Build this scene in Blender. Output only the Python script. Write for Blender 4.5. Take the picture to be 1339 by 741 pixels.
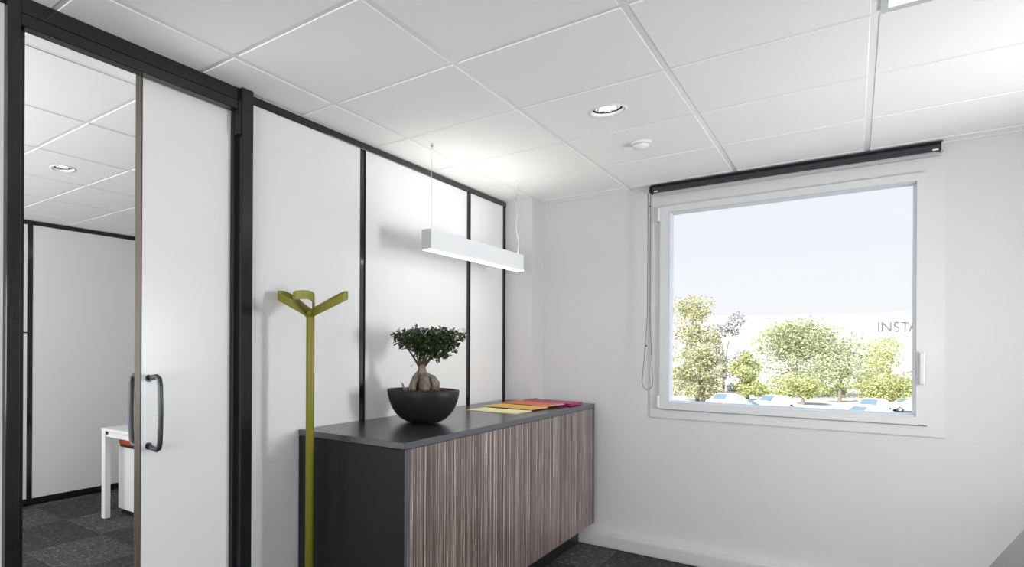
import bpy, bmesh, math, random
from mathutils import Vector, Matrix, Euler
random.seed(7)
for o in list(bpy.data.objects): bpy.data.objects.remove(o, do_unlink=True)
S = bpy.context.scene
C = S.collection
# ------------------------------------------------------------------ camera
F, CX, CY, YAW, ROLL, CAMZ = 793.5, 404.8, 453.2, 0.7321, 0.005, 1.402
FW = Vector((-math.sin(YAW), math.cos(YAW), 0))
R0 = Vector((math.cos(YAW), math.sin(YAW), 0)); U0 = Vector((0, 0, 1))
RT = R0*math.cos(ROLL) + U0*math.sin(ROLL); UP = U0*math.cos(ROLL) - R0*math.sin(ROLL)
CAM = Vector((0, 0, CAMZ))
cd = bpy.data.cameras.new('camera'); cam = bpy.data.objects.new('camera', cd); C.objects.link(cam)
m = Matrix((RT, UP, -FW)).transposed().to_4x4(); m.translation = CAM; cam.matrix_world = m
cd.sensor_fit = 'HORIZONTAL'; cd.sensor_width = 36.0; cd.lens = F/1339*36
cd.shift_x = (669.5-CX)/1339; cd.shift_y = (CY-370.5)/1339
cd.clip_start = 0.05; cd.clip_end = 500
S.camera = cam
def at(px, py, depth):
    return CAM + (RT*((px-CX)/F) + UP*((CY-py)/F) + FW)*depth
# ------------------------------------------------------------------ world, sun, exposure
W = bpy.data.worlds.new('sky'); S.world = W; W.use_nodes = True
nt = W.node_tree; nt.nodes.clear()
out = nt.nodes.new('ShaderNodeOutputWorld'); bg = nt.nodes.new('ShaderNodeBackground')
tc = nt.nodes.new('ShaderNodeTexCoord'); sp = nt.nodes.new('ShaderNodeSeparateXYZ'); rp = nt.nodes.new('ShaderNodeValToRGB')
rp.color_ramp.elements[0].position = 0.0; rp.color_ramp.elements[0].color = (0.95, 0.965, 0.985, 1)
rp.color_ramp.elements[1].position = 0.45; rp.color_ramp.elements[1].color = (0.76, 0.83, 0.96, 1)
nt.links.new(tc.outputs['Generated'], sp.inputs[0]); nt.links.new(sp.outputs['Z'], rp.inputs[0])
nt.links.new(rp.outputs[0], bg.inputs[0]); bg.inputs[1].default_value = 0.93; nt.links.new(bg.outputs[0], out.inputs[0])
sl = bpy.data.lights.new('sun', 'SUN'); sl.energy = 11.0; sl.angle = 0.009; sl.color = (1, .97, .9)
sun = bpy.data.objects.new('sun', sl); C.objects.link(sun); sun.location = (20, -40, 40)
sun.rotation_euler = Vector((0.25, 0.75, -0.62)).to_track_quat('-Z', 'Y').to_euler()
def area(name, loc, direction, sx, sy, energy, color):
    l = bpy.data.lights.new(name, 'AREA'); l.shape = 'RECTANGLE'; l.size = sx; l.size_y = sy; l.energy = energy; l.color = color
    o = bpy.data.objects.new(name, l); C.objects.link(o); o.location = loc
    o.rotation_euler = Vector(direction).to_track_quat('-Z', 'Y').to_euler(); return o
# added fill lamps behind invented openings in the side, front and next-office walls
area('side_fill_lamp', (1.50, 3.30, 1.40), (-1, 0, -0.2), 0.45, 0.75, 42, (0.95, 0.98, 1.0))  # added source that throws the soft shadows onto the partition
area('front_fill_lamp', (-0.35, -2.50, 1.45), (0, 1, 1.3), 2.6, 1.7, 125, (0.97, 0.98, 1.0))  # added fill, tilted up to brighten the ceiling
area('next_office_fill_lamp', (-3.7, -0.95, 1.5), (0, 1, 0.8), 2.2, 1.6, 100, (0.96, 0.98, 1.0))  # added fill to brighten the room beyond the door
S.view_settings.view_transform = 'Standard'; S.view_settings.look = 'None'
S.view_settings.exposure = 0.10; S.view_settings.gamma = 1.0; S.view_settings.use_curve_mapping = False

# ------------------------------------------------------------------ materials (all procedural)
def mat(name, col, rough=0.5, metal=0.0, nscale=30, namt=0.03, bump=0.0, ior=1.45, stretch=(1, 1, 1), emis=None, trans=0.0):
    M = bpy.data.materials.new(name); M.use_nodes = True; t = M.node_tree; b = t.nodes['Principled BSDF']
    tc = t.nodes.new('ShaderNodeTexCoord'); mp = t.nodes.new('ShaderNodeMapping'); mp.inputs['Scale'].default_value = stretch
    n = t.nodes.new('ShaderNodeTexNoise'); n.inputs['Scale'].default_value = nscale; n.inputs['Detail'].default_value = 4
    t.links.new(tc.outputs['Object'], mp.inputs[0]); t.links.new(mp.outputs[0], n.inputs['Vector'])
    r = t.nodes.new('ShaderNodeValToRGB'); e = r.color_ramp.elements
    e[0].position = 0.3; e[1].position = 0.7
    e[0].color = tuple(c*(1-namt) for c in col)+(1,); e[1].color = tuple(min(1, c*(1+namt)) for c in col)+(1,)
    t.links.new(n.outputs['Fac'], r.inputs[0]); t.links.new(r.outputs[0], b.inputs['Base Color'])
    b.inputs['Roughness'].default_value = rough; b.inputs['Metallic'].default_value = metal; b.inputs['IOR'].default_value = ior
    if trans: b.inputs['Subsurface Weight'].default_value = 0
    if bump:
        bp = t.nodes.new('ShaderNodeBump'); bp.inputs['Strength'].default_value = bump; bp.inputs['Distance'].default_value = 0.002
        t.links.new(n.outputs['Fac'], bp.inputs['Height']); t.links.new(bp.outputs[0], b.inputs['Normal'])
    if emis:
        b.inputs['Emission Color'].default_value = (*emis[0], 1); b.inputs['Emission Strength'].default_value = emis[1]
    return M
def glass_mat(name, refl=0.08, tint=(1, 1, 1)):
    M = bpy.data.materials.new(name); M.use_nodes = True; t = M.node_tree; t.nodes.clear()
    o = t.nodes.new('ShaderNodeOutputMaterial'); tr = t.nodes.new('ShaderNodeBsdfTransparent'); gl = t.nodes.new('ShaderNodeBsdfGlossy')
    tr.inputs[0].default_value = (*tint, 1); gl.inputs['Roughness'].default_value = 0.02
    mx = t.nodes.new('ShaderNodeMixShader'); fr = t.nodes.new('ShaderNodeFresnel'); fr.inputs[0].default_value = 1.12
    t.links.new(fr.outputs[0], mx.inputs[0]); t.links.new(tr.outputs[0], mx.inputs[1]); t.links.new(gl.outputs[0], mx.inputs[2])
    t.links.new(mx.outputs[0], o.inputs[0]); return M
def leaf_mat(name, c1, c2, tr=0.35, rough=0.5):
    M = bpy.data.materials.new(name); M.use_nodes = True; t = M.node_tree; b = t.nodes['Principled BSDF']; o = t.nodes['Material Output']
    g = t.nodes.new('ShaderNodeNewGeometry'); r = t.nodes.new('ShaderNodeValToRGB')
    r.color_ramp.elements[0].color = (*c1, 1); r.color_ramp.elements[1].color = (*c2, 1)
    t.links.new(g.outputs['Random Per Island'], r.inputs[0]); t.links.new(r.outputs[0], b.inputs['Base Color'])
    b.inputs['Roughness'].default_value = rough
    d = t.nodes.new('ShaderNodeBsdfTranslucent'); t.links.new(r.outputs[0], d.inputs[0])
    mx = t.nodes.new('ShaderNodeMixShader'); mx.inputs[0].default_value = tr
    t.links.new(b.outputs[0], mx.inputs[1]); t.links.new(d.outputs[0], mx.inputs[2]); t.links.new(mx.outputs[0], o.inputs[0]); return M
def carpet_mat(name, base, hi):
    M = bpy.data.materials.new(name); M.use_nodes = True; t = M.node_tree; b = t.nodes['Principled BSDF']
    tc = t.nodes.new('ShaderNodeTexCoord')
    v = t.nodes.new('ShaderNodeTexVoronoi'); v.feature = 'DISTANCE_TO_EDGE'; v.inputs['Scale'].default_value = 17; v.inputs['Randomness'].default_value = 1
    n = t.nodes.new('ShaderNodeTexNoise'); n.inputs['Scale'].default_value = 160; n.inputs['Detail'].default_value = 3
    wn = t.nodes.new('ShaderNodeTexNoise'); wn.inputs['Scale'].default_value = 9
    add = t.nodes.new('ShaderNodeMixRGB'); add.blend_type = 'ADD'; add.inputs[0].default_value = 0.25
    t.links.new(tc.outputs['Object'], add.inputs[1]); t.links.new(wn.outputs['Color'], add.inputs[2]); t.links.new(tc.outputs['Object'], wn.inputs['Vector'])
    t.links.new(add.outputs[0], v.inputs['Vector']); t.links.new(tc.outputs['Object'], n.inputs['Vector'])
    r = t.nodes.new('ShaderNodeValToRGB'); r.color_ramp.elements[0].position = 0.0; r.color_ramp.elements[1].position = 0.055
    r.color_ramp.elements[0].color = (*hi, 1); r.color_ramp.elements[1].color = (*base, 1)
    t.links.new(v.outputs['Distance'], r.inputs[0])
    mul = t.nodes.new('ShaderNodeMixRGB'); mul.blend_type = 'MULTIPLY'; mul.inputs[0].default_value = 0.75
    r2 = t.nodes.new('ShaderNodeValToRGB'); r2.color_ramp.elements[0].position = 0.3; r2.color_ramp.elements[1].position = 0.75
    r2.color_ramp.elements[0].color = (.35, .35, .35, 1); r2.color_ramp.elements[1].color = (1.7, 1.7, 1.7, 1)
    t.links.new(n.outputs['Fac'], r2.inputs[0]); t.links.new(r.outputs[0], mul.inputs[1]); t.links.new(r2.outputs[0], mul.inputs[2])
    t.links.new(mul.outputs[0], b.inputs['Base Color']); b.inputs['Roughness'].default_value = 0.95
    bp = t.nodes.new('ShaderNodeBump'); bp.inputs['Strength'].default_value = 0.6; bp.inputs['Distance'].default_value = 0.004
    t.links.new(n.outputs['Fac'], bp.inputs['Height']); t.links.new(bp.outputs[0], b.inputs['Normal']); return M
def zebrano_mat():
    M = bpy.data.materials.new('zebrano_veneer'); M.use_nodes = True; t = M.node_tree; b = t.nodes['Principled BSDF']
    tc = t.nodes.new('ShaderNodeTexCoord'); L = t.links.new
    def noise(sc, stretch, det=3, rough=.6):
        mp = t.nodes.new('ShaderNodeMapping'); mp.inputs['Scale'].default_value = stretch
        n = t.nodes.new('ShaderNodeTexNoise'); n.inputs['Scale'].default_value = sc; n.inputs['Detail'].default_value = det; n.inputs['Roughness'].default_value = rough
        L(tc.outputs['Object'], mp.inputs[0]); L(mp.outputs[0], n.inputs['Vector']); return n
    a = noise(1, (0, 95, .35), 4, .75); f = noise(1, (0, 260, 5), 2); w = noise(1, (0, 3, 1.4), 3)
    r = t.nodes.new('ShaderNodeValToRGB'); e = r.color_ramp.elements
    e[0].position = .34; e[0].color = (.026, .021, .020, 1); e[1].position = .66; e[1].color = (.74, .67, .63, 1)
    x = e.new(.46); x.color = (.105, .078, .068, 1); x = e.new(.53); x.color = (.20, .150, .132, 1); x = e.new(.59); x.color = (.32, .258, .232, 1)
    mx = t.nodes.new('ShaderNodeMath'); mx.operation = 'MULTIPLY_ADD'; mx.inputs[1].default_value = .35; mx.inputs[2].default_value = -.175
    L(f.outputs['Fac'], mx.inputs[0])
    ad = t.nodes.new('ShaderNodeMath'); ad.operation = 'ADD'; L(a.outputs['Fac'], ad.inputs[0]); L(mx.outputs[0], ad.inputs[1])
    L(ad.outputs[0], r.inputs[0])
    m2 = t.nodes.new('ShaderNodeMixRGB'); m2.blend_type = 'MULTIPLY'; m2.inputs[0].default_value = .4
    r2 = t.nodes.new('ShaderNodeValToRGB'); r2.color_ramp.elements[0].position = .3; r2.color_ramp.elements[1].position = .7
    r2.color_ramp.elements[0].color = (.75, .75, .8, 1); r2.color_ramp.elements[1].color = (1.15, 1.08, 1.0, 1)
    L(w.outputs['Fac'], r2.inputs[0]); L(r.outputs[0], m2.inputs[1]); L(r2.outputs[0], m2.inputs[2]); L(m2.outputs[0], b.inputs['Base Color'])
    b.inputs['Roughness'].default_value = .33
    bp = t.nodes.new('ShaderNodeBump'); bp.inputs['Strength'].default_value = .15; bp.inputs['Distance'].default_value = .001
    L(ad.outputs[0], bp.inputs['Height']); L(bp.outputs[0], b.inputs['Normal']); return M

M = {}
M['panel'] = mat('white_melamine_panel', (.80, .80, .80), .28, nscale=3, namt=.01)
M['wall'] = mat('painted_wall', (.62, .61, .612), .6, nscale=120, namt=.012, bump=.05)
M['tile'] = mat('ceiling_tile_white', (.88, .88, .86), .85, nscale=220, namt=.02, bump=.08)
M['grid'] = mat('ceiling_grid_white', (.78, .78, .76), .35, nscale=10, namt=.01)
M['black'] = mat('black_anodised_aluminium', (.012, .013, .015), .14, nscale=60, namt=.1, ior=1.5, stretch=(1, 1, .05))
M['blackmatt'] = mat('black_matt', (.012, .012, .013), .5, nscale=60, namt=.1)
M['door'] = mat('white_door_laminate', (.81, .81, .81), .3, nscale=3, namt=.01)
M['edge'] = mat('bronze_edge_strip', (.062, .047, .032), .45, metal=.2, nscale=40, namt=.08, stretch=(1, 1, .05))
M['steel'] = mat('brushed_dark_steel', (.055, .062, .068), .30, metal=.6, nscale=80, namt=.08)
M['pvc'] = mat('white_pvc', (.63, .63, .63), .3, nscale=5, namt=.01)
M['bead'] = mat('pale_grey_glazing_bead', (.66, .70, .76), .25, nscale=5, namt=.01)
M['charcoal'] = mat('charcoal_laminate', (.013, .0145, .016), .45, nscale=140, namt=.12, ior=1.35)
M['charcoal_top'] = mat('charcoal_worktop', (.025, .027, .031), .25, nscale=140, namt=.04, ior=2.2)
M['charcoal_edge'] = mat('grey_edge_band', (.085, .092, .105), .35, nscale=80, namt=.08)
M['zebrano'] = zebrano_mat()
M['olive'] = mat('chartreuse_powder_coat', (.205, .195, .012), .42, nscale=90, namt=.04)
M['pot'] = mat('dark_grey_pot', (.010, .0105, .012), .5, nscale=40, namt=.12, bump=.05, ior=1.38)
M['soil'] = mat('reddish_brown_granules', (.075, .036, .024), .9, nscale=160, namt=.6, bump=.8)
M['bark'] = mat('pale_grey_brown_bark', (.20, .165, .13), .6, nscale=60, namt=.5, bump=.8, stretch=(1, 1, .5))
M['twig'] = mat('brown_twig', (.10, .07, .045), .7, nscale=60, namt=.3)
M['leaf'] = leaf_mat('bonsai_leaf', (.010, .022, .007), (.065, .105, .030), .12, .35)
M['leaf_new'] = leaf_mat('young_leaf', (.22, .36, .04), (.32, .46, .06), .3)
M['cardY'] = mat('pale_yellow_card', (.86, .80, .42), .6, nscale=50, namt=.02)
M['cardA'] = mat('amber_card', (.85, .47, .06), .55, nscale=50, namt=.02)
M['cardO'] = mat('coral_orange_card', (.72, .165, .06), .55, nscale=50, namt=.02)
M['cardM'] = mat('magenta_cover', (.36, .012, .12), .4, nscale=50, namt=.03)
M['paper'] = mat('white_paper', (.85, .85, .83), .7, nscale=50, namt=.01)
M['lampbody'] = mat('white_lamp_aluminium', (.90, .92, .93), .35, nscale=8, namt=.01)
M['lampend'] = mat('grey_end_cap', (.50, .52, .52), .4, nscale=8, namt=.02)
M['diff'] = mat('lit_diffuser', (.9, .9, .9), .4, nscale=8, namt=.01, emis=((1, .985, .95), 8.0))
M['diffup'] = mat('lit_upper_diffuser', (.9, .9, .9), .4, nscale=8, namt=.01, emis=((1, .975, .93), 13.0))
M['panelemit'] = mat('lit_ceiling_panel', (.9, .9, .88), .5, nscale=8, namt=.01, emis=((1, .985, .95), 1.5))
M['bulb'] = mat('lit_bulb', (.9, .9, .9), .4, nscale=8, namt=.01, emis=((1, .98, .94), 2.5))
M['bulb_off'] = mat('frosted_bulb', (.85, .85, .85), .2, nscale=8, namt=.01, emis=((1, .98, .94), .6))
M['reflector'] = mat('polished_reflector', (.55, .56, .56), .22, metal=.9, nscale=30, namt=.05)
M['chrome'] = mat('polished_metal', (.7, .7, .68), .18, metal=1, nscale=30, namt=.03)
M['cord'] = mat('light_grey_cord', (.55, .53, .52), .5, nscale=60, namt=.05)
M['chain'] = mat('grey_bead_chain', (.16, .155, .15), .45, nscale=200, namt=.2)
M['blind'] = mat('anthracite_blind', (.022, .026, .032), .55, nscale=120, namt=.15, stretch=(1, .1, .1))
M['plastic'] = mat('white_plastic', (.80, .80, .77), .35, nscale=10, namt=.01)
M['orange'] = mat('orange_red_fabric', (.62, .085, .022), .75, nscale=180, namt=.12, bump=.2)
M['deskwhite'] = mat('white_desk_laminate', (.82, .82, .82), .3, nscale=5, namt=.01)
M['table'] = mat('slate_grey_table_laminate', (.075, .075, .078), .3, nscale=60, namt=.08)
M['glass'] = glass_mat('clear_glass')
M['carpetA'] = carpet_mat('charcoal_carpet_tile', (.026, .025, .027), (.11, .106, .105))
M['carpetB'] = carpet_mat('mid_grey_carpet_tile', (.050, .047, .046), (.19, .183, .178))
M['subfloor'] = mat('dark_underlay', (.012, .012, .012), .9)
M['asphalt'] = mat('pale_asphalt', (.45, .45, .45), .9, nscale=2, namt=.1)
M['render'] = mat('white_render', (.86, .86, .86), .8, nscale=1, namt=.01)
M['letter'] = mat('grey_sign_letter', (.15, .15, .155), .5)
M['carglass'] = mat('tinted_car_glass', (.10, .16, .20), .08, nscale=2, namt=.05)
M['tyre'] = mat('black_rubber', (.03, .03, .03), .8)
M['trunk'] = mat('tree_bark', (.20, .17, .14), .9, nscale=3, namt=.3)
for n, c in dict(carW=(.85, .85, .86), carS=(.62, .66, .70), carB=(.25, .38, .62), carP=(.72, .60, .60)).items(): M[n] = mat('car_paint_'+n[-1], c, .25, nscale=2, namt=.01)

# ------------------------------------------------------------------ helpers
def link(name, me, mt=None, parent=None, smooth=False, loc=None):
    o = bpy.data.objects.new(name, me); C.objects.link(o)
    if mt and not me.materials: me.materials.append(M[mt])
    if parent is not None:
        o.parent = parent
    if loc is not None: o.location = loc
    if smooth:
        for p in me.polygons: p.use_smooth = True
    return o
def obj(name, bm, mt, parent=None, smooth=False, org=None):
    """bm in world coordinates; shifted to the parent's (or org's) origin"""
    base = Vector(org) if org is not None else (Vector(parent['_o']) if parent is not None and '_o' in parent else Vector((0, 0, 0)))
    if parent is None and org is not None: pass
    bmesh.ops.translate(bm, verts=bm.verts, vec=-base)
    bmesh.ops.recalc_face_normals(bm, faces=bm.faces)
    me = bpy.data.meshes.new(name); bm.to_mesh(me); bm.free()
    o = link(name, me, mt, parent, smooth)
    if parent is None: o.location = base
    o['_o'] = tuple(base)
    return o
ORG = {}
def empty(name, loc):
    o = bpy.data.objects.new(name, None); C.objects.link(o); o.location = loc; o.empty_display_size = .1
    o['_o'] = tuple(loc); return o
def tag(o, label, cat, group=None, kind=None):
    o['label'] = label; o['category'] = cat
    if group: o['group'] = group
    if kind: o['kind'] = kind
    return o
def box(bm, x0, x1, y0, y1, z0, z1, bev=0, seg=2):
    r = bmesh.ops.create_cube(bm, size=1)
    for v in r['verts']:
        v.co = Vector((x0+(v.co.x+.5)*(x1-x0), y0+(v.co.y+.5)*(y1-y0), z0+(v.co.z+.5)*(z1-z0)))
    if bev:
        es = list({e for v in r['verts'] for e in v.link_edges})
        bmesh.ops.bevel(bm, geom=es, offset=bev, segments=seg, affect='EDGES', profile=.5)
    return bm
def bx(*a, **k): return box(bmesh.new(), *a, **k)
def lathe(bm, prof, cx, cy, n=32, cap0=True, cap1=True):
    rings = []
    for r, z in prof:
        rings.append([bm.verts.new((cx+r*math.cos(2*math.pi*i/n), cy+r*math.sin(2*math.pi*i/n), z)) for i in range(n)])
    for a, b in zip(rings, rings[1:]):
        for i in range(n): bm.faces.new((a[i], a[(i+1) % n], b[(i+1) % n], b[i]))
    if cap0: bm.faces.new(rings[0])
    if cap1: bm.faces.new(rings[-1][::-1])
    return bm
def tube(bm, pts, rad, n=8, caps=True):
    pts = [Vector(p) for p in pts]; rings = []
    rads = rad if isinstance(rad, (list, tuple)) else [rad]*len(pts)
    ref = Vector((0, 0, 1))
    for i, p in enumerate(pts):
        d = (pts[min(i+1, len(pts)-1)]-pts[max(i-1, 0)]).normalized()
        if abs(d.dot(ref)) > .95: ref = Vector((1, 0, 0)) if abs(d.x) < .9 else Vector((0, 1, 0))
        a = d.cross(ref).normalized(); b = d.cross(a).normalized(); ref = -(b if b.dot(ref) < 0 else -b)
        a = d.cross(ref).normalized(); b = d.cross(a).normalized()
        rings.append([bm.verts.new(p+(a*math.cos(2*math.pi*k/n)+b*math.sin(2*math.pi*k/n))*rads[i]) for k in range(n)])
    for a, b in zip(rings, rings[1:]):
        for i in range(n): bm.faces.new((a[i], a[(i+1) % n], b[(i+1) % n], b[i]))
    if caps: bm.faces.new(rings[0]); bm.faces.new(rings[-1][::-1])
    return bm
def ring_frame(bm, o, i, y0, y1, islope=None):
    """rectangular frame in an XZ plane: o, i = (x0,x1,z0,z1); y0 = room face, y1 = back; islope pulls the inner front edge outward"""
    def rect(r, y): return [bm.verts.new(p) for p in ((r[0], y, r[2]), (r[1], y, r[2]), (r[1], y, r[3]), (r[0], y, r[3]))]
    k = islope or 0
    i2 = (i[0]-k, i[1]+k, i[2]-k, i[3]+k)
    A, B, D, E = rect(o, y0), rect(i2, y0), rect(i, y1), rect(o, y1)
    for P, Q in ((A, B), (B, D), (D, E), (E, A)):
        for j in range(4): bm.faces.new((P[j], P[(j+1) % 4], Q[(j+1) % 4], Q[j]))
    return bm
def copy_tree(o, parent=None):
    c = o.copy(); C.objects.link(c); c.parent = parent
    for ch in [x for x in o.children]: copy_tree(ch, c)
    return c

XL, YB, XR, YF, ZC = -1.97, 4.64, 1.30, -2.20, 2.50      # main room
XO = -5.40                                                # far partition of the next office
YO = -0.70                                                # front of the next office
# ------------------------------------------------------------------ floor of carpet tiles
fl = obj('floor', bx(XO-.2, XR+.2, YF-.2, YB+.2, -.25, -.008), 'subfloor')
tag(fl, 'dark charcoal carpet tile floor', 'floor', kind='structure')
TS = .555
def carpet(px0, px1, py0, py1, ox, oy):
    share = {}
    i0, i1 = math.floor((px0-ox)/TS), math.ceil((px1-ox)/TS); j0, j1 = math.floor((py0-oy)/TS), math.ceil((py1-oy)/TS)
    for i in range(i0, i1):
        for j in range(j0, j1):
            a, b = max(px0, ox+i*TS), min(px1, ox+(i+1)*TS); c, d = max(py0, oy+j*TS), min(py1, oy+(j+1)*TS)
            if b-a < .02 or d-c < .02: continue
            kind = 'carpetA' if (i+j) % 2 else 'carpetB'
            key = (round(b-a, 3), round(d-c, 3), kind)
            if key not in share:
                bm = bx(0, b-a-.0015, 0, d-c-.0015, -.008, random.uniform(-.0003, .0003), bev=.002, seg=1)
                me = bpy.data.meshes.new('carpet_tile'); bm.to_mesh(me); bm.free(); me.materials.append(M[kind]); share[key] = me
            o = link('carpet_tile', share[key], None, fl, loc=(a, c, 0))
carpet(XL+.002, XR-.002, YF, YB, -1.97+.2, 4.05-TS*12)
carpet(XO+.03, XL-.10, YO, YB, -4.17-TS*3, 1.775-TS*5)
cp = obj('door_threshold', bx(XL-.098, XL+.001, .80, 1.80, -.008, .001), 'blackmatt', fl)

# ------------------------------------------------------------------ ceiling tiles and grid
ce = obj('ceiling', bx(XO-.2, XR+.2, YF-.2, YB+.2, 2.60, 2.75), 'tile')
tag(ce, 'suspended white tile ceiling with metal grid', 'ceiling', kind='structure')
def tile_mesh(w, d, hole=None):
    bm = bmesh.new(); g = .002; h = .010                       # tegular edge: face drops below the grid
    if not hole:
        box(bm, g, w-g, g, d-g, 0, .012, bev=.0015, seg=1)
    else:
        cx, cy, r = hole; n = 32
        inn = [(cx+r*math.cos(2*math.pi*k/n), cy+r*math.sin(2*math.pi*k/n)) for k in range(n)]
        outp = []
        for k in range(n):
            c, s = math.cos(2*math.pi*k/n), math.sin(2*math.pi*k/n)
            f = min((w/2-g)/abs(c) if abs(c) > 1e-6 else 9, (d/2-g)/abs(s) if abs(s) > 1e-6 else 9)
            outp.append((w/2+c*f, d/2+s*f))
        L = []
        for z in (0, .012):
            L.append(([bm.verts.new((*p, z)) for p in inn], [bm.verts.new((*p, z)) for p in outp]))
        for k in range(n):
            q = (k+1) % n
            for a, b in ((L[0][0], L[0][1]), (L[1][1], L[1][0]), (L[0][1], L[1][1]), (L[1][0], L[0][0])):
                bm.faces.new((a[k], a[q], b[q], b[k]))
    bmesh.ops.recalc_face_normals(bm, faces=bm.faces)
    me = bpy.data.meshes.new('ceiling_tile'); bm.to_mesh(me); bm.free(); me.materials.append(M['tile']); return me
def ceiling(x0, x1, y0, y1, xs, ys, skip, holes):
    xs = [x0]+[x for x in xs if x0+.01 < x < x1-.01]+[x1]; ys = [y0]+[y for y in ys if y0+.01 < y < y1-.01]+[y1]
    share = {}; gb = .012
    for i in range(len(xs)-1):
        for j in range(len(ys)-1):
            cxm, cym = (xs[i]+xs[i+1])/2, (ys[j]+ys[j+1])/2
            if any(abs(cxm-a) < .1 and abs(cym-b) < .1 for a, b in skip): continue
            a, b = xs[i], xs[i+1]; c, d = ys[j], ys[j+1]
            e = .0095
            hole = next(((hx-a-e, hy-c-e, hr) for hx, hy, hr in holes if a < hx < b and c < hy < d), None)
            key = (round(b-a, 3), round(d-c, 3)) if not hole else (a, c)
            if key not in share: share[key] = tile_mesh(b-a-2*e, d-c-2*e, hole)
            link('ceiling_tile', share[key], None, ce, loc=(a+e, c+e, ZC))
    for x in xs: obj('grid_bar', bx(max(x-gb, x0), min(x+gb, x1), y0, y1, ZC+.003, ZC+.03), 'grid', ce)
    for y in ys: obj('grid_bar', bx(x0, x1, max(y-gb, y0), min(y+gb, y1), ZC+.0035, ZC+.03), 'grid', ce)
GX = [-1.755+.6*k for k in range(-1, 7)]; GY = [1.515+.6*k for k in range(-7, 6)]
LEDS = [(.345, 2.415), (.345, .015), (-1.455+.0, .015)]  # first panel is in view; the others are unseen, added for brightness
DL = (-.855, 3.005, .066)
ceiling(XL, XR, YF, YB, GX, GY, LEDS, [DL])
OX = [-2.25-.565*k for k in range(8)][::-1]; OY = [1.487+.577*k for k in range(-4, 6)]
OLED = [(OX[-4]+.2825, OY[6]+.2885), (OX[-3]+.2825, OY[2]+.2885)]  # unseen panels added to light the next office
ODL = (-3.66, 1.775, .062)
ceiling(XO, XL-.10, YO, YB, OX, OY, OLED, [ODL])
wa = obj('wall_angle', bx(XL, XR, YB-.022, YB, ZC-.004, ZC-.0005), 'grid', ce)
obj('partition_infill', bx(XL-.10, XL, YF, YB, ZC, 2.60), 'tile', ce)
def led_panel(x, y, w, d, label):
    p = empty('ceiling_light_panel', (x, y, ZC))
    bm = bmesh.new(); fw = .018
    for a in ((x-w/2, x+w/2, y-d/2, y-d/2+fw), (x-w/2, x+w/2, y+d/2-fw, y+d/2), (x-w/2, x-w/2+fw, y-d/2+fw, y+d/2-fw), (x+w/2-fw, x+w/2, y-d/2+fw, y+d/2-fw)):
        box(bm, *a, ZC-.004, ZC+.0029)
    obj('frame', bm, 'lampend', p)
    obj('diffuser', bx(x-w/2+fw, x+w/2-fw, y-d/2+fw, y+d/2-fw, ZC-.001, ZC+.0029), 'panelemit', p)
    return tag(p, label, 'ceiling light')
led_panel(*LEDS[0], .575, .575, 'lit square ceiling panel light with grey frame above the slate table')
led_panel(*LEDS[1], .575, .575, 'added unseen lit square ceiling panel light above the middle of the room')
led_panel(*LEDS[2], .575, .575, 'added unseen lit square ceiling panel light near the sliding door')
led_panel(*OLED[0], .545, .555, 'added unseen lit square ceiling panel light above the white desk')
led_panel(*OLED[1], .545, .555, 'added unseen lit square ceiling panel light in the front of the next office')
def downlight(x, y, r, label, group, bulb, watts):
    p = empty('recessed_downlight', (x, y, ZC))
    obj('trim_ring', lathe(bmesh.new(), [(r+.017, ZC+.001), (r+.016, ZC-.002), (r+.004, ZC-.004), (r-.003, ZC+.002), (r-.003, ZC+.010)], x, y, 40, False, False), 'plastic', p, True)
    obj('can', lathe(bmesh.new(), [(r-.002, ZC+.004), (r-.004, ZC+.03), (r-.006, ZC+.075)], x, y, 40, False, True), 'steel', p, True)
    bm = lathe(bmesh.new(), [(r-.012, ZC+.012), (r-.018, ZC+.04), (r-.034, ZC+.068)], x, y, 12, False, False); obj('reflector', bm, 'reflector', p)
    obj('bulb', lathe(bmesh.new(), [(.001, ZC+.012), (.024, ZC+.015), (.038, ZC+.024), (.036, ZC+.045), (.024, ZC+.066)], x, y, 20, True, True), bulb, p, True)
    if watts:
        l = bpy.data.lights.new('downlight_beam', 'SPOT'); l.energy = watts; l.spot_size = 1.7; l.spot_blend = .9; l.shadow_soft_size = .03; l.color = (1, .97, .92)
        o = bpy.data.objects.new('downlight_beam', l); C.objects.link(o); o.parent = p; o.location = (0, 0, .012)
    return tag(p, label, 'downlight')
downlight(*DL, 'round white recessed downlight in the ceiling tile before the smoke detector', None, 'bulb', 8)
downlight(*ODL, 'round recessed downlight in the ceiling of the next office beyond the door', None, 'bulb', 5)
# smoke detector
sx, sy = -.853, 3.585
sd = empty('smoke_detector', (sx, sy, ZC))
obj('base', lathe(bmesh.new(), [(.048, ZC), (.048, ZC-.008), (.044, ZC-.011)], sx, sy, 32), 'plastic', sd)
obj('dome', lathe(bmesh.new(), [(.041, ZC-.010), (.038, ZC-.022), (.028, ZC-.032), (.014, ZC-.036), (.002, ZC-.037)], sx, sy, 32, True, True), 'plastic', sd, True)
obj('vent_slot', lathe(bmesh.new(), [(.0425, ZC-.0115), (.0425, ZC-.0145)], sx, sy, 32, False, False), 'lampend', sd)
tag(sd, 'small white domed smoke detector on the ceiling', 'smoke detector')

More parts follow.
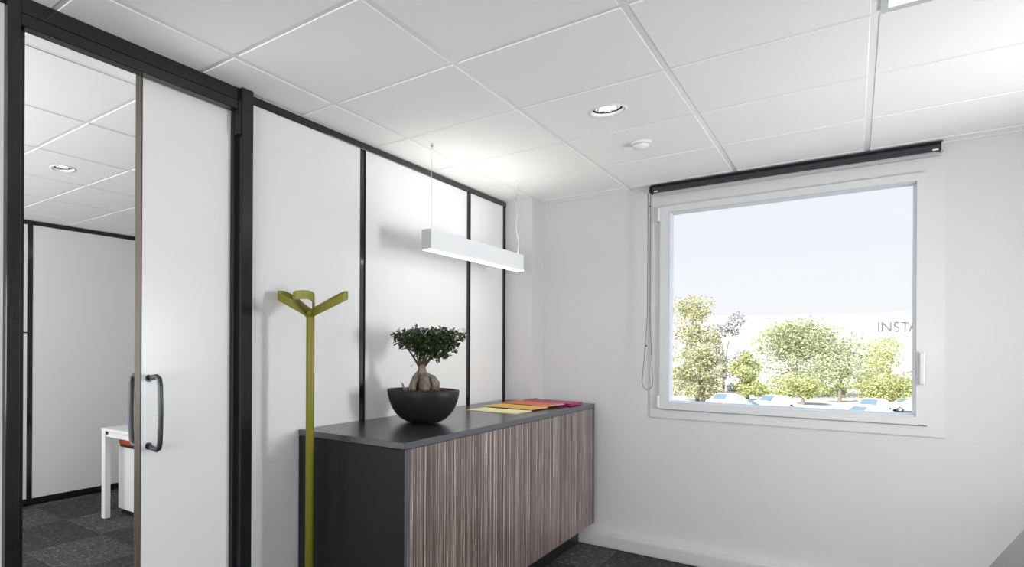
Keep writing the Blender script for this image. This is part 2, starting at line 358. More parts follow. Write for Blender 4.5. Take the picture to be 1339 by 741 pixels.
# ------------------------------------------------------------------ back wall with window opening
WX0, WX1, WZ0, WZ1 = -.985, .293, .985, 2.36
bm = bmesh.new(); TH = .30
for a in ((XO-.2, WX0, 0, 2.60), (WX1, XR+.2, 0, 2.60), (WX0, WX1, 0, WZ0), (WX0, WX1, WZ1, 2.60)):
    box(bm, a[0], a[1], YB, YB+TH, a[2], a[3])
bmesh.ops.remove_doubles(bm, verts=bm.verts, dist=1e-5)
wb = tag(obj('wall_back', bm, 'wall'), 'white painted wall around the window', 'wall', kind='structure')
tag(obj('wall_corner', bx(XL-.10, -1.765, 4.405, YB, 0, ZC), 'wall'), 'narrow white pillar boxed into the corner by the partition', 'wall', kind='structure')
# skirting trunking
bb = obj('baseboard_back', bx(-1.764, XR, 4.562, YB, .004, .096, bev=.003), 'pvc')
tag(bb, 'white skirting trunking along the window wall', 'baseboard', kind='structure')
obj('cover_strip', bx(-1.764, XR, 4.559, 4.563, .014, .086, bev=.001, seg=1), 'pvc', bb)
# right and front walls (out of the picture) with windows added to let fill light in
bm = bmesh.new()
for a in ((YF-.2, 2.95, 0, 2.6), (3.65, YB, 0, 2.6), (2.95, 3.65, 0, .85), (2.95, 3.65, 1.95, 2.6)):
    box(bm, XR, XR+.15, a[0], a[1], a[2], a[3])
tag(obj('wall_right', bm, 'wall'), 'white painted side wall with an added narrow window opening for fill light', 'wall', kind='structure')
w2 = obj('added_side_window', ring_frame(bmesh.new(), (2.95, 3.65, .85, 1.95), (3.0, 3.60, .90, 1.90), 0, .06), 'pvc')  # unseen window, added as the inlet for the side fill lamp
w2.matrix_world = Matrix.Translation((XR+.03, 0, 0)) @ Matrix(((0, 1, 0, 0), (1, 0, 0, 0), (0, 0, 1, 0), (0, 0, 0, 1)))
tag(w2, 'added narrow white framed window for fill light in the side wall', 'window', kind='structure')
bm = bmesh.new()
for a in ((XL-.1, -1.65, 0, 2.6), (.95, XR, 0, 2.6), (-1.65, .95, 0, .6), (-1.65, .95, 2.3, 2.6)):
    box(bm, a[0], a[1], YF-.15, YF, a[2], a[3])
tag(obj('wall_front', bm, 'wall'), 'white wall with an added wide window opening for fill light at the front of the room', 'wall', kind='structure')
w3 = obj('added_front_window', ring_frame(bmesh.new(), (-1.65, .95, .6, 2.3), (-1.59, .89, .66, 2.24), YF-.1, YF-.04), 'pvc')  # unseen window, added as the inlet for the front fill lamp
tag(w3, 'added wide white framed window for fill light at the front of the room', 'window', kind='structure')

# ------------------------------------------------------------------ window in view
w1 = obj('window_1', ring_frame(bmesh.new(), (WX0+.001, WX1-.001, WZ0+.001, WZ1-.001), (-.955, .263, 1.02, 2.325), YB+.012, YB+.075), 'pvc')
tag(w1, 'white framed casement window looking out on trees and parked cars', 'window', kind='structure')
bm = ring_frame(bmesh.new(), (-1.036, .354, .936, 2.432), (WX0+.006, WX1-.006, WZ0+.006, WZ1-.006), YB-.010, YB+.012)
obj('casing', bm, 'pvc', w1)
obj('sash', ring_frame(bmesh.new(), (-.978, .286, .998, 2.354), (-.925, .243, 1.042, 2.310), YB-.028, YB+.03, .002), 'pvc', w1)
obj('glazing_bead', ring_frame(bmesh.new(), (-.926, .244, 1.041, 2.311), (-.908, .232, 1.057, 2.296), YB-.020, YB+.018, .012), 'bead', w1)
obj('glass_pane', bx(-.926, .244, 1.04, 2.312, YB+.020, YB+.026) if False else bx(-.926, .244, YB+.020, YB+.026, 1.041, 2.311), 'glass', w1)
h = obj('handle', bx(.252, .280, YB-.040, YB-.026, 1.335, 1.395, bev=.003), 'pvc', w1)
obj('lever', bx(.255, .277, YB-.062, YB-.045, 1.215, 1.385, bev=.005), 'pvc', h)
obj('neck', lathe(bmesh.new(), [(.009, 0), (.009, .01)], 0, 0, 16), 'pvc', h).matrix_local = Matrix.Translation((.266, YB-.040, 1.365)) @ Matrix.Rotation(math.pi/2, 4, 'X')
for z0, z1 in ((1.004, 1.085), (2.255, 2.345)):
    hg = obj('hinge', lathe(bmesh.new(), [(.0095, z0), (.0095, z1)], -.987, YB-.022, 16), 'plastic', w1, False)
    obj('hinge_cap', lathe(bmesh.new(), [(.011, z0-.003), (.011, z0+.006)], -.987, YB-.022, 16), 'lampend', hg)

# ------------------------------------------------------------------ partition between the rooms (wall_left)
bm = bmesh.new()                                     # rails of the aluminium frame
box(bm, XL-.10, XL+.006, 1.780, 4.405, 2.462, 2.499, bev=.002, seg=1)
box(bm, XL-.10, XL+.006, 1.780, 4.405, .001, .060, bev=.002, seg=1)
box(bm, XL-.10, XL+.006, YF, .765, 2.462, 2.499, bev=.002, seg=1)
box(bm, XL-.10, XL+.006, YF, .765, .001, .060, bev=.002, seg=1)
wl = obj('wall_left', bm, 'black'); tag(wl, 'white panelled partition with black aluminium frame', 'wall', kind='structure')
def ppanel(y0, y1, z0=.058, z1=2.464):
    obj('panel', bx(XL-.012, XL, y0, y1, z0, z1, bev=.001, seg=1), 'panel', wl)
    obj('back_panel', bx(XL-.10, XL-.088, y0, y1, z0, z1), 'panel', wl)
for y0, y1 in ((1.775, 2.592), (2.638, 3.792), (3.842, 4.358), (-.40, .766), (-1.60, -.45), (YF, -1.65)): ppanel(y0, y1)
for y0, y1 in ((2.590, 2.640), (3.790, 3.844), (4.356, 4.405), (-.452, -.398), (-1.652, -1.598)):
    mu = obj('mullion', bx(XL-.10, XL-.003, y0, y1, .058, 2.464), 'black', wl)
    obj('glazing_gasket', bx(XL-.004, XL+.0015, y0, y0+.006, .058, 2.464), 'blackmatt', mu)
    obj('glazing_gasket', bx(XL-.004, XL+.0015, y1-.006, y1, .058, 2.464), 'blackmatt', mu)
# ------------------------------------------------------------------ sliding door frame
tf = obj('trim_1', bx(XL-.10, XL+.025, .765, .808, .001, 2.499, bev=.002, seg=1), 'black')
tag(tf, 'black aluminium frame of the sliding door with header track and post', 'door frame', kind='structure')
obj('inner_jamb', bx(XL-.10, XL+.012, .807, .824, .001, 2.40, bev=.001, seg=1), 'black', tf)
obj('header', bx(XL-.030, XL+.022, .807, 1.716, 2.445, 2.499, bev=.002, seg=1), 'black', tf)
obj('rear_header', bx(XL-.10, XL-.0295, .807, 1.716, 2.476, 2.499), 'black', tf)
obj('track_cover', bx(XL-.008, XL+.030, .807, 1.716, 2.402, 2.441, bev=.002, seg=1), 'black', tf)
obj('track_slot', bx(XL-.030, XL+.018, .807, 1.716, 2.438, 2.447), 'blackmatt', tf)
obj('track', bx(XL-.056, XL-.0295, .820, 1.716, 2.458, 2.477), 'blackmatt', tf)
po = obj('post', bx(XL-.013, XL+.040, 1.716, 1.780, .001, 2.499, bev=.003), 'black', tf)
obj('post_cap', bx(XL-.010, XL+.034, 1.700, 1.717, 2.30, 2.44), 'blackmatt', tf)
obj('post_seal', bx(XL-.013, XL+.006, 1.697, 1.717, .001, 2.40), 'blackmatt', tf)
obj('pocket_back', bx(XL-.10, XL-.062, 1.705, 1.780, .001, 2.45), 'blackmatt', tf)
# door leaf
dr = obj('door_1', bx(-2.026, -1.986, 1.2685, 2.16, .012, 2.436, bev=.001, seg=1), 'door')
tag(dr, 'white sliding door leaf with bronze edge, half open', 'door', kind='structure')
obj('edge_strip', bx(-2.0265, -1.9855, 1.264, 1.270, .012, 2.436, bev=.001, seg=1), 'edge', dr)
def dhandle(xf, sgn):
    hy, z0, z1, d = 1.300, 1.012, 1.292, .078
    pts = []
    P = [(0, z0+.012), (.35, z0+.008), (.72, z0+.004), (.90, z0+.012), (.98, z0+.035), (1.0, z0+.07), (1.03, (z0+z1)/2), (1.0, z1-.07), (.98, z1-.035), (.90, z1-.012), (.72, z1-.004), (.35, z1-.008), (0, z1-.012)]
    for u, z in P: pts.append((xf+sgn*d*u, hy, z))
    rr = [.010]*3+[.0105]*7+[.010]*3
    o = obj('handle', tube(bmesh.new(), pts, rr, 12), 'steel', dr, True)
    for z in (z0+.012, z1-.012):
        b = lathe(bmesh.new(), [(.014, 0), (.014, .006)], 0, 0, 20)
        bmesh.ops.transform(b, matrix=Matrix.Translation((xf, hy, z)) @ Matrix.Rotation(sgn*math.pi/2, 4, 'Y'), verts=b.verts)
        obj('rose', b, 'steel', o)
dhandle(-1.986, 1); dhandle(-2.026, -1)

# ------------------------------------------------------------------ next office: far partition, side wall
bm = bmesh.new()
box(bm, XO-.08, XO+.006, YO, YB, 2.462, 2.499, bev=.002, seg=1); box(bm, XO-.08, XO+.008, YO, YB, .001, .055, bev=.002, seg=1)
wn = obj('wall_next_office', bm, 'black'); tag(wn, 'white panelled partition with black frame across the next office', 'wall', kind='structure')
mY = [2.325, 3.45, 1.15, .05]
for y in mY: obj('mullion', bx(XO-.08, XO+.003, y-.024, y+.024, .05, 2.465), 'black', wn)
ed = sorted(mY); ed = [YO]+ed+[YB]
for a, b in zip(ed, ed[1:]):
    if abs(b-2.325) < .01:
        obj('panel', bx(XO-.08, XO, a, b, .05, 1.508), 'panel', wn); obj('panel', bx(XO-.08, XO, a, b, 1.520, 2.465), 'panel', wn)
        obj('joint_strip', bx(XO-.08, XO-.004, a, b, 1.507, 1.521), 'blackmatt', wn)
    else: obj('panel', bx(XO-.08, XO, a, b, .05, 2.465), 'panel', wn)
bm = bmesh.new()
for a in ((XO-.2, -4.85, 0, 2.6), (-2.55, XL-.1, 0, 2.6), (-4.85, -2.55, 0, .65), (-4.85, -2.55, 2.35, 2.6)):  # opening added for the fill lamp behind this wall
    box(bm, a[0], a[1], YO-.12, YO, a[2], a[3])
tag(obj('wall_next_office_front', bm, 'wall'), 'white front wall of the next office with an added wide opening for fill light', 'wall', kind='structure')
tag(obj('wall_next_office_outer', bx(XO-.3, XO-.08, YO-.2, YB+.2, 0, 2.6), 'wall'), 'outer wall behind the far partition of the next office', 'wall', kind='structure')

# ------------------------------------------------------------------ desk and pedestal in the next office
DXc, DYc = -4.54, 2.53
dk = empty('white_desk', (DXc, DYc, 0))
obj('desk_top', bx(DXc, DXc+1.6, DYc, DYc+.8, .716, .74, bev=.002, seg=1), 'deskwhite', dk)
for x in (DXc+.028, DXc+1.572):
    for y in (DYc+.030, DYc+.770):
        lg = obj('leg', bx(x-.026, x+.026, y-.026, y+.026, .008, .716, bev=.003), 'deskwhite', dk)
        obj('foot', bx(x-.022, x+.022, y-.022, y+.022, .001, .008), 'blackmatt', lg)
obj('frame_rail', bx(DXc+.054, DXc+1.546, DYc+.015, DYc+.045, .672, .716), 'deskwhite', dk)
obj('frame_rail', bx(DXc+.054, DXc+1.546, DYc+.755, DYc+.785, .672, .716), 'deskwhite', dk)
obj('frame_rail', bx(DXc+.013, DXc+.043, DYc+.056, DYc+.744, .672, .716), 'deskwhite', dk)
obj('leg_bracket', bx(DXc+.052, DXc+.085, DYc+.010, DYc+.020, .690, .714), 'blackmatt', dk)
tag(dk, 'white desk with square metal legs in the next office', 'desk')
px0, py0 = DXc-.055, DYc+.190
pd = empty('pedestal_cabinet', (px0, py0, 0))
obj('body', bx(px0, px0+.43, py0, py0+.50, .045, .560, bev=.004), 'deskwhite', pd)
obj('plinth', bx(px0+.02, px0+.41, py0+.02, py0+.48, .001, .045), 'blackmatt', pd)
obj('cushion', bx(px0-.004, px0+.434, py0-.004, py0+.504, .575, .640, bev=.022, seg=3), 'orange', pd, True)
obj('cushion_base', bx(px0+.01, px0+.42, py0+.01, py0+.49, .558, .580), 'blackmatt', pd)
for z in (.22, .40): obj('drawer_seam', bx(px0-.0012, px0+.001, py0+.01, py0+.49, z, z+.004), 'blackmatt', pd)
lk = obj('lock', bx(px0-.012, px0+.001, py0+.06, py0+.075, .495, .510), 'chrome', pd)
tag(pd, 'white pedestal cabinet with orange red cushion top under the white desk', 'pedestal')

# ------------------------------------------------------------------ low cabinet (credenza)
CX0, CX1, CY0, CY1, CZ0, CZ1 = XL+.008, -1.370, 2.110, 4.545, .165, 1.010
cb = empty('storage_cabinet', (CX1, CY0, 0))
T = .022
obj('side_panel', bx(CX0, CX1, CY0, CY0+T, CZ0, CZ1-.030, bev=.001, seg=1), 'charcoal', cb)
NX, NY = -1.763, 4.403                                  # notch round the corner pillar
obj('side_panel', bx(NX, CX1, CY1-T, CY1, CZ0, CZ1-.030, bev=.001, seg=1), 'charcoal', cb)
obj('bottom_panel', bx(CX0, CX1-.022, CY0+T, NY, CZ0, CZ0+.02), 'charcoal', cb)
obj('back_panel', bx(CX0, CX0+.01, CY0+T, NY, CZ0+.02, CZ1-.03), 'charcoal', cb)
bm = bmesh.new(); poly = [(CX0, CY0-.001), (CX1+.001, CY0-.001), (CX1+.001, CY1+.001), (NX, CY1+.001), (NX, NY), (CX0, NY)]
A = [bm.verts.new((x, y, CZ1-.0285)) for x, y in poly]; B = [bm.verts.new((x, y, CZ1)) for x, y in poly]
bm.faces.new(A[::-1]); bm.faces.new(B)
for i in range(6): bm.faces.new((A[i], A[(i+1) % 6], B[(i+1) % 6], B[i]))
bmesh.ops.bevel(bm, geom=bm.edges[:], offset=.0015, segments=1, affect='EDGES')
obj('worktop', bm, 'charcoal_top', cb)
obj('worktop_edge', bx(CX1+.0008, CX1+.0022, CY0-.001, CY1+.001, CZ1-.027, CZ1-.0012), 'charcoal_edge', cb)
obj('side_edge_band', bx(CX1-.0002, CX1+.0012, CY0+.0005, CY0+T-.0005, CZ0, CZ1-.0300), 'charcoal_edge', cb)
obj('side_edge_band', bx(CX1-.0002, CX1+.0012, CY1-T+.0005, CY1-.0005, CZ0, CZ1-.0300), 'charcoal_edge', cb)
nd = 4; wdt = (CY1-CY0-2*T)/nd
for k in range(nd):
    y0 = CY0+T+k*wdt
    obj('door', bx(CX1-.021, CX1-.002, y0+.0006, y0+wdt-.0006, CZ0, CZ1-.0310, bev=.0006, seg=1), 'zebrano', cb)
obj('plinth', bx(NX+.002, CX1-.105, CY0+.05, CY1, .001, CZ0), 'charcoal', cb)
tag(cb, 'long low charcoal cabinet with striped wood doors against the partition', 'cabinet')

# ------------------------------------------------------------------ coat stand
sc = Vector((-1.768, 1.972, 0))
cs = empty('coat_stand', tuple(sc))
obj('base_plate', lathe(bmesh.new(), [(.118, .001), (.118, .008), (.112, .014), (.03, .018)], sc.x, sc.y, 48), 'olive', cs)
obj('pole', lathe(bmesh.new(), [(.0185, .016), (.0185, 1.545), (.017, 1.550)], sc.x, sc.y, 28), 'olive', cs, True)
obj('hub', lathe(bmesh.new(), [(.0185, 1.533), (.025, 1.543), (.027, 1.553), (.022, 1.562), (.002, 1.564)], sc.x, sc.y, 28), 'olive', cs, True)
def arm(az, rise=.55):
    d = (R0*math.cos(az)+Vector((FW.x, FW.y, 0))*math.sin(az)).normalized(); n = Vector((-d.y, d.x, 0))
    path = [(0.004, .014), (.05, .022), (.10, .035), (.135, .041), (.152, .038), (.163, .025), (.166, 0)]
    path += [(u, -v) for u, v in path[-2::-1]]
    bm = bmesh.new(); rings = []
    for i, (u, v) in enumerate(path):
        a, b = path[max(i-1, 0)], path[min(i+1, len(path)-1)]
        tu, tv = b[0]-a[0], b[1]-a[1]; l = math.hypot(tu, tv); nu, nv = -tv/l, tu/l
        z = 1.546+rise*u; hh = .018; t = .0045
        ring = []
        for s, q in ((-1, -1), (1, -1), (1, 1), (-1, 1)):
            uu, vv = u+nu*t*s, v+nv*t*s
            ring.append(bm.verts.new((sc.x+d.x*uu+n.x*vv, sc.y+d.y*uu+n.y*vv, z+q*hh)))
        rings.append(ring)
    for A, B in zip(rings, rings[1:]):
        for k in range(4): bm.faces.new((A[k], A[(k+1) % 4], B[(k+1) % 4], B[k]))
    bm.faces.new(rings[0]); bm.faces.new(rings[-1][::-1])
    obj('hook_arm', bm, 'olive', cs)
for a, r in ((20, .52), (142, .55), (258, .42)): arm(math.radians(a), r)
tag(cs, 'chartreuse green coat stand with three loop arms beside the cabinet', 'coat stand')

# ------------------------------------------------------------------ bowl pot with bonsai
pc = Vector((-1.678, 2.755)); Zt = CZ1
pt = empty('bowl_planter', (pc.x, pc.y, Zt))
Rr, Hh = .186, .172
prof = [(.055, Zt+.0005), (.085, Zt+.006), (.115, Zt+.022), (.140, Zt+.045), (.160, Zt+.075), (.174, Zt+.108), (.182, Zt+.140), (Rr, Zt+Hh-.003), (Rr-.002, Zt+Hh), (Rr-.014, Zt+Hh), (Rr-.016, Zt+Hh-.003), (Rr-.020, Zt+Hh-.035), (.02, Zt+Hh-.04)]
obj('bowl', lathe(bmesh.new(), prof, pc.x, pc.y, 64), 'pot', pt, True)
tag(pt, 'dark grey hemispherical bowl planter on the cabinet', 'planter')
zs = Zt+Hh-.011
bn = empty('bonsai_tree', (pc.x, pc.y, zs))
# soil: disc with granules
bm = lathe(bmesh.new(), [(.166, zs-.012), (.166, zs), (.12, zs+.003), (.06, zs+.006), (.002, zs+.007)], pc.x, pc.y, 40)
for k in range(420):
    a = random.uniform(0, 6.283); r = .160*math.sqrt(random.random()); s = random.uniform(.0035, .0065)
    res = bmesh.ops.create_icosphere(bm, subdivisions=1, radius=s, matrix=Matrix.Translation((pc.x+r*math.cos(a), pc.y+r*math.sin(a), zs+.006-.03*(r*r)/.16+.002)))
so = obj('soil', bm, 'soil', bn); so['kind'] = 'stuff'
def w(u, v, z):   # u to the camera's right, v away from the camera
    p = R0*u+FW*v; return Vector((pc.x+p.x, pc.y+p.y, zs+z))
bm = bmesh.new()
# swollen roots
tube(bm, [w(0, 0, .0), w(0, 0, .05), w(-.004, 0, .10), w(-.006, 0, .12), w(-.008, 0, .142)], [.022, .026, .024, .021, .016], 12)
for (u, v, r, top) in ((.002, -.034, .026, .088), (.046, -.014, .022, .088), (-.040, -.020, .018, .092), (-.010, .038, .026, .08), (.034, .030, .020, .08), (-.030, .022, .018, .07)):
    tube(bm, [w(u*1.35, v*1.35, -.004), w(u*1.4, v*1.35, .018), w(u*1.35, v*1.3, .042), w(u*1.0, v*1.0, .070), w(u*.45, v*.45, top), w(-.004, 0, top+.022)], [r*.55, r*.92, r*1.05, r*.90, r*.5, r*.3], 12)
tube(bm, [w(-.072, -.01, -.002), w(-.066, -.01, .03), w(-.045, -.005, .075), w(-.012, 0, .115)], [.009, .010, .012, .010], 8)
tube(bm, [w(-.052, -.03, -.002), w(-.050, -.03, .025), w(-.038, -.02, .06)], [.012, .012, .008], 8)
tr = obj('trunk', bm, 'bark', bn, True)
rm = tr.modifiers.new('fuse', 'REMESH'); rm.mode = 'VOXEL'; rm.voxel_size = .0024; rm.use_smooth_shade = True
sm = tr.modifiers.new('soften', 'SMOOTH'); sm.iterations = 1
tube_pts = [[w(-.098, -.02, -.002), w(-.103, -.02, .02), w(-.112, -.02, .046)], [w(-.090, -.03, -.002), w(-.093, -.03, .024)]]
bm = bmesh.new()
tube(bm, tube_pts[0], [.007, .006, .004], 6); tube(bm, tube_pts[1], [.006, .004], 6)
obj('dead_stub', bm, 'bark', bn)
ends = []
for (u, v, z) in ((-.11, 0, .27), (-.07, -.04, .29), (-.02, .04, .30), (.02, -.05, .30), (.07, .02, .28), (.11, -.01, .27), (.15, .01, .30), (-.05, .06, .28), (.05, .07, .29)):
    bm = bmesh.new()
    mid = w(u*.40-.006, v*.40, .130+.36*(z-.130))
    mid2 = w(u*.70, v*.72, .130+.64*(z-.130))
    tube(bm, [w(-.008+u*.03, v*.03, .118), mid, mid2, w(u, v, z)], [.0080, .0052, .0038, .0018], 6)
    obj('branch', bm, 'twig', bn, True)
def leafcard(bm, p, d, up, L, Wd):
    d = d.normalized(); s = d.cross(up)
    if s.length < 1e-4: s = d.cross(Vector((1, 0, .1)))
    s.normalize(); n = s.cross(d)
    q = [p, p+d*L*.30+s*Wd*.42+n*L*.05, p+d*L*.68+s*Wd*.40+n*L*.04, p+d*L-n*L*.06, p+d*L*.68-s*Wd*.40+n*L*.04, p+d*L*.30-s*Wd*.42+n*L*.05]
    mids = [p+d*L*.30, p+d*L*.68]
    vs = [bm.verts.new(x) for x in q]; c = [bm.verts.new(x) for x in mids]
    for f in ((vs[0], vs[1], c[0]), (vs[1], vs[2], c[1], c[0]), (vs[2], vs[3], c[1]), (vs[3], vs[4], c[1]), (vs[4], vs[5], c[0], c[1]), (vs[5], vs[0], c[0])): bm.faces.new(f)
def leafcloud(bm, n, sampler, L0, L1, ratio=.5):
    for _ in range(n):
        p = sampler()
        if p is None: continue
        d = Vector((random.gauss(0, 1), random.gauss(0, 1), random.gauss(-.1, .6))); up = Vector((random.gauss(0, .4), random.gauss(0, .4), 1))
        L = random.uniform(L0, L1); leafcard(bm, p, d, up, L, L*ratio)
# canopy: flat-topped, broad, narrowing to the trunk
def canopy():
    for _ in range(40):
        u = random.uniform(-.155, .215); v = random.uniform(-.14, .14); z = random.uniform(.140, .340)
        k = (z-.150)/.195                                   # 0 at the bottom, 1 at the top
        r = math.hypot((u-.028)/.188, v/.142)
        lim = .40+.64*min(1, k*1.45)
        top = .330-.035*max(0, r-.45)-.005*math.sin(u*45)
        low = .190-.018*math.sin(u*38+1)+.050*max(0, r-.35)-(.030 if .06 < u < .13 else 0)
        if r < lim and low < z < top: return w(u, v, z)
bm = bmesh.new(); leafcloud(bm, 2600, canopy, .018, .030, .55)
for (u, v, z) in ((.060, -.02, .168), (.064, -.02, .180), (.072, -.02, .190), (.086, -.01, .195), (.096, 0, .20), (-.045, -.02, .20)):
    leafcard(bm, w(u, v, z), Vector((random.uniform(-1, 1), random.uniform(-1, 1), -.8)), Vector((0, 0, 1)), .028, .014)
fo = obj('foliage', bm, 'leaf', bn); fo['kind'] = 'stuff'
bm = bmesh.new()
for k in range(9): leafcard(bm, w(.188+random.uniform(0, .03), random.uniform(-.015, .015), .312+random.uniform(-.006, .014)), R0+Vector((random.gauss(0, .4), random.gauss(0, .4), .25)), Vector((0, 0, 1)), .024, .012)
for k in range(4): leafcard(bm, w(-.05+random.uniform(-.01, .004), -.02, .125+random.uniform(0, .025)), -R0+Vector((0, 0, random.gauss(0, .5))), Vector((0, 0, 1)), .018, .009)
obj('young_shoot', bm, 'leaf_new', bn)['kind'] = 'stuff'
tag(bn, 'small ficus bonsai with swollen grey roots and dark leaves in the bowl', 'bonsai')

# ------------------------------------------------------------------ folders on the cabinet
def folder(name, cx, cy, lx, ly, rot, z, th, mt, label, tilt=0):
    f = empty(name, (cx, cy, z)); f.rotation_euler = (0, 0, math.radians(rot)); f['_o'] = (0, 0, 0)
    obj('back_cover', bx(-lx/2, lx/2, -ly/2, ly/2, 0, .0008), mt, f)
    obj('papers', bx(-lx/2+.004, lx/2-.006, -ly/2+.004, ly/2-.002, .0008, th-.0008), 'paper', f)
    bm = bmesh.new(); n = 8; rows = []
    for i in range(n+1):
        x = -lx/2+lx*i/n; lift = .003*(i/n)**3
        rows.append([bm.verts.new((x, s*ly/2, th-.0008+lift+h)) for s in (-1, 1) for h in (0, .0008)])
    for a, b in zip(rows, rows[1:]):
        for q in ((0, 1), (1, 3), (3, 2), (2, 0)): bm.faces.new((a[q[0]], a[q[1]], b[q[1]], b[q[0]]))
    bm.faces.new(rows[0][:2]+rows[0][:1:-1]); bm.faces.new(rows[-1][:2]+rows[-1][:1:-1])
    obj('front_cover', bm, mt, f)
    obj('spine', bx(-lx/2-.0008, -lx/2, -ly/2, ly/2, 0, th), mt, f)
    return tag(f, label, 'folder', 'coloured folders fanned out on the cabinet')
zc = CZ1+.0005
folder('card_folder', -1.640, 3.590, .32, .225, -3, zc, .003, 'cardY', 'pale yellow card folder nearest to the bonsai')
folder('card_folder', -1.640, 3.840, .33, .225, -6, zc+.0068, .004, 'cardA', 'amber card folder between the pale yellow and coral ones')
folder('card_folder', -1.620, 4.070, .33, .225, -8, zc+.0142, .004, 'cardO', 'coral orange card folder between the amber and magenta ones')
nb = empty('spiral_notebook', (-1.572, 4.305, zc+.0035)); nb.rotation_euler = (0, 0, math.radians(-5)); nb['_o'] = (0, 0, 0)
obj('cover', bx(-.165, .165, -.105, .105, .012, .0145, bev=.0008, seg=1), 'cardM', nb)
obj('pages', bx(-.160, .160, -.100, .100, .002, .012), 'cardM', nb)
obj('back_cover', bx(-.165, .165, -.105, .105, 0, .002), 'cardM', nb)
for k in range(9):
    y = -.09+k*.0225
    obj('ring', tube(bmesh.new(), [(-.160+.011*math.cos(a)-.004, y, .009+.012*math.sin(a)) for a in [i*math.pi/6 for i in range(13)]], .0015, 6), 'cardM', nb)
tag(nb, 'magenta ring bound notebook lying next to the coral folder', 'notebook')

# ------------------------------------------------------------------ pendant lamp
PX, PY0, PY1, PZ0, PZ1 = -1.700, 2.815, 4.035, 1.925, 2.032
pl = empty('pendant_lamp', (PX, (PY0+PY1)/2, PZ0))
pw = .0275
bm = bmesh.new()
box(bm, PX-pw, PX-pw+.004, PY0+.006, PY1-.006, PZ0, PZ1); box(bm, PX+pw-.004, PX+pw, PY0+.006, PY1-.006, PZ0, PZ1)
box(bm, PX-pw+.004, PX+pw-.004, PY0+.006, PY1-.006, PZ1-.055, PZ1-.050)
obj('housing', bm, 'lampbody', pl)
obj('end_cap', bx(PX-pw, PX+pw, PY0, PY0+.006, PZ0, PZ1, bev=.001, seg=1), 'lampend', pl)
obj('end_cap', bx(PX-pw, PX+pw, PY1-.006, PY1, PZ0, PZ1, bev=.001, seg=1), 'lampend', pl)
obj('lower_diffuser', bx(PX-pw+.004, PX+pw-.004, PY0+.006, PY1-.006, PZ0-.002, PZ0+.004), 'diff', pl)
obj('upper_diffuser', bx(PX-pw+.004, PX+pw-.004, PY0+.006, PY1-.006, PZ1-.020, PZ1-.016), 'diffup', pl)
ya, yb = 2.870, 3.975
wr = obj('suspension_wire', tube(bmesh.new(), [(PX, ya, PZ1-.003), (PX, ya, ZC-.02)], .0010, 6), 'chrome', pl)
obj('ceiling_fitting', lathe(bmesh.new(), [(.008, ZC-.0005), (.008, ZC-.012), (.004, ZC-.020), (.004, ZC-.034), (.001, ZC-.036)], PX, ya, 16), 'chrome', wr)
wr = obj('suspension_wire', tube(bmesh.new(), [(PX, yb, PZ1-.003), (PX, yb, ZC-.02)], .0008, 6), 'chrome', pl)
obj('ceiling_fitting', lathe(bmesh.new(), [(.010, ZC-.0005), (.010, ZC-.012), (.004, ZC-.018)], PX, yb, 16), 'plastic', wr)
pts = []
for k in range(25):
    t = k/24; z = PZ1-.004+t*(ZC-.014-PZ1)
    pts.append((PX+.006+.007*math.sin(t*11), yb+.012*math.sin(t*9+.5)*math.sin(math.pi*min(1, t*1.1)), z))
obj('power_cord', tube(bmesh.new(), pts, .0024, 8), 'cord', pl, True)
tag(pl, 'slim white linear pendant lamp hanging above the cabinet', 'pendant lamp')

# ------------------------------------------------------------------ roller blind above the window
rb = empty('roller_blind', (-.345, 4.585, 2.497))
yr, zr, rr_ = 4.588, 2.472, .0235
b = lathe(bmesh.new(), [(rr_, -1.018), (rr_, .330)], 0, 0, 28)
bmesh.ops.transform(b, matrix=Matrix.Translation((0, yr, zr)) @ Matrix.Rotation(math.pi/2, 4, 'Y'), verts=b.verts)
obj('fabric_roll', b, 'blind', rb, False)
obj('headrail', bx(-1.026, .338, yr-.030, YB-.002, 2.490, 2.496), 'blind', rb)
obj('bottom_bar', bx(-1.015, .327, yr-.026, yr-.018, 2.446, 2.462, bev=.002), 'blind', rb)
for x, mt in ((-1.034, 'blackmatt'), (.332, 'lampend')):
    bk = obj('bracket', bx(x, x+.009, yr-.028, YB-.002, 2.448, 2.492, bev=.002, seg=1), mt, rb)
for x in (-1.005, .300): obj('bar_clip', bx(x, x+.022, yr-.0285, yr-.024, 2.449, 2.456), 'plastic', rb)
pts = []
xl = -1.041; yc = 4.575
for t in [i/20 for i in range(21)]:                                     # left strand down
    z = 2.448-t*1.27; pts.append((xl-.003-.030*max(0, t-.62)**1.3/.28, yc, z))
zb = pts[-1][2]; x0 = pts[-1][0]; x1 = -1.010
cxm, hw = (x0+x1)/2, (x1-x0)/2
for i in range(1, 12):
    a = math.pi+math.pi*i/12; pts.append((cxm+hw*math.cos(a), yc, zb+.055*math.sin(a)))
for t in [i/20 for i in range(21)]:
    q = 1-t; z = 2.448-q*1.27; pts.append((-1.028+.018*max(0, q-.62)**1.3/.28, yc, z))
ch = obj('pull_chain', tube(bmesh.new(), pts, .0022, 6), 'chain', rb, True)
for (x, z) in ((-1.036, 2.36), (-1.058, 1.42)):
    b = bmesh.new(); bmesh.ops.create_icosphere(b, subdivisions=2, radius=.0055, matrix=Matrix.Translation((x+.004 if z > 2 else x+.006, yc, z))); obj('chain_joiner', b, 'blackmatt', ch)
tag(rb, 'rolled up anthracite roller blind with bead chain above the window', 'roller blind')

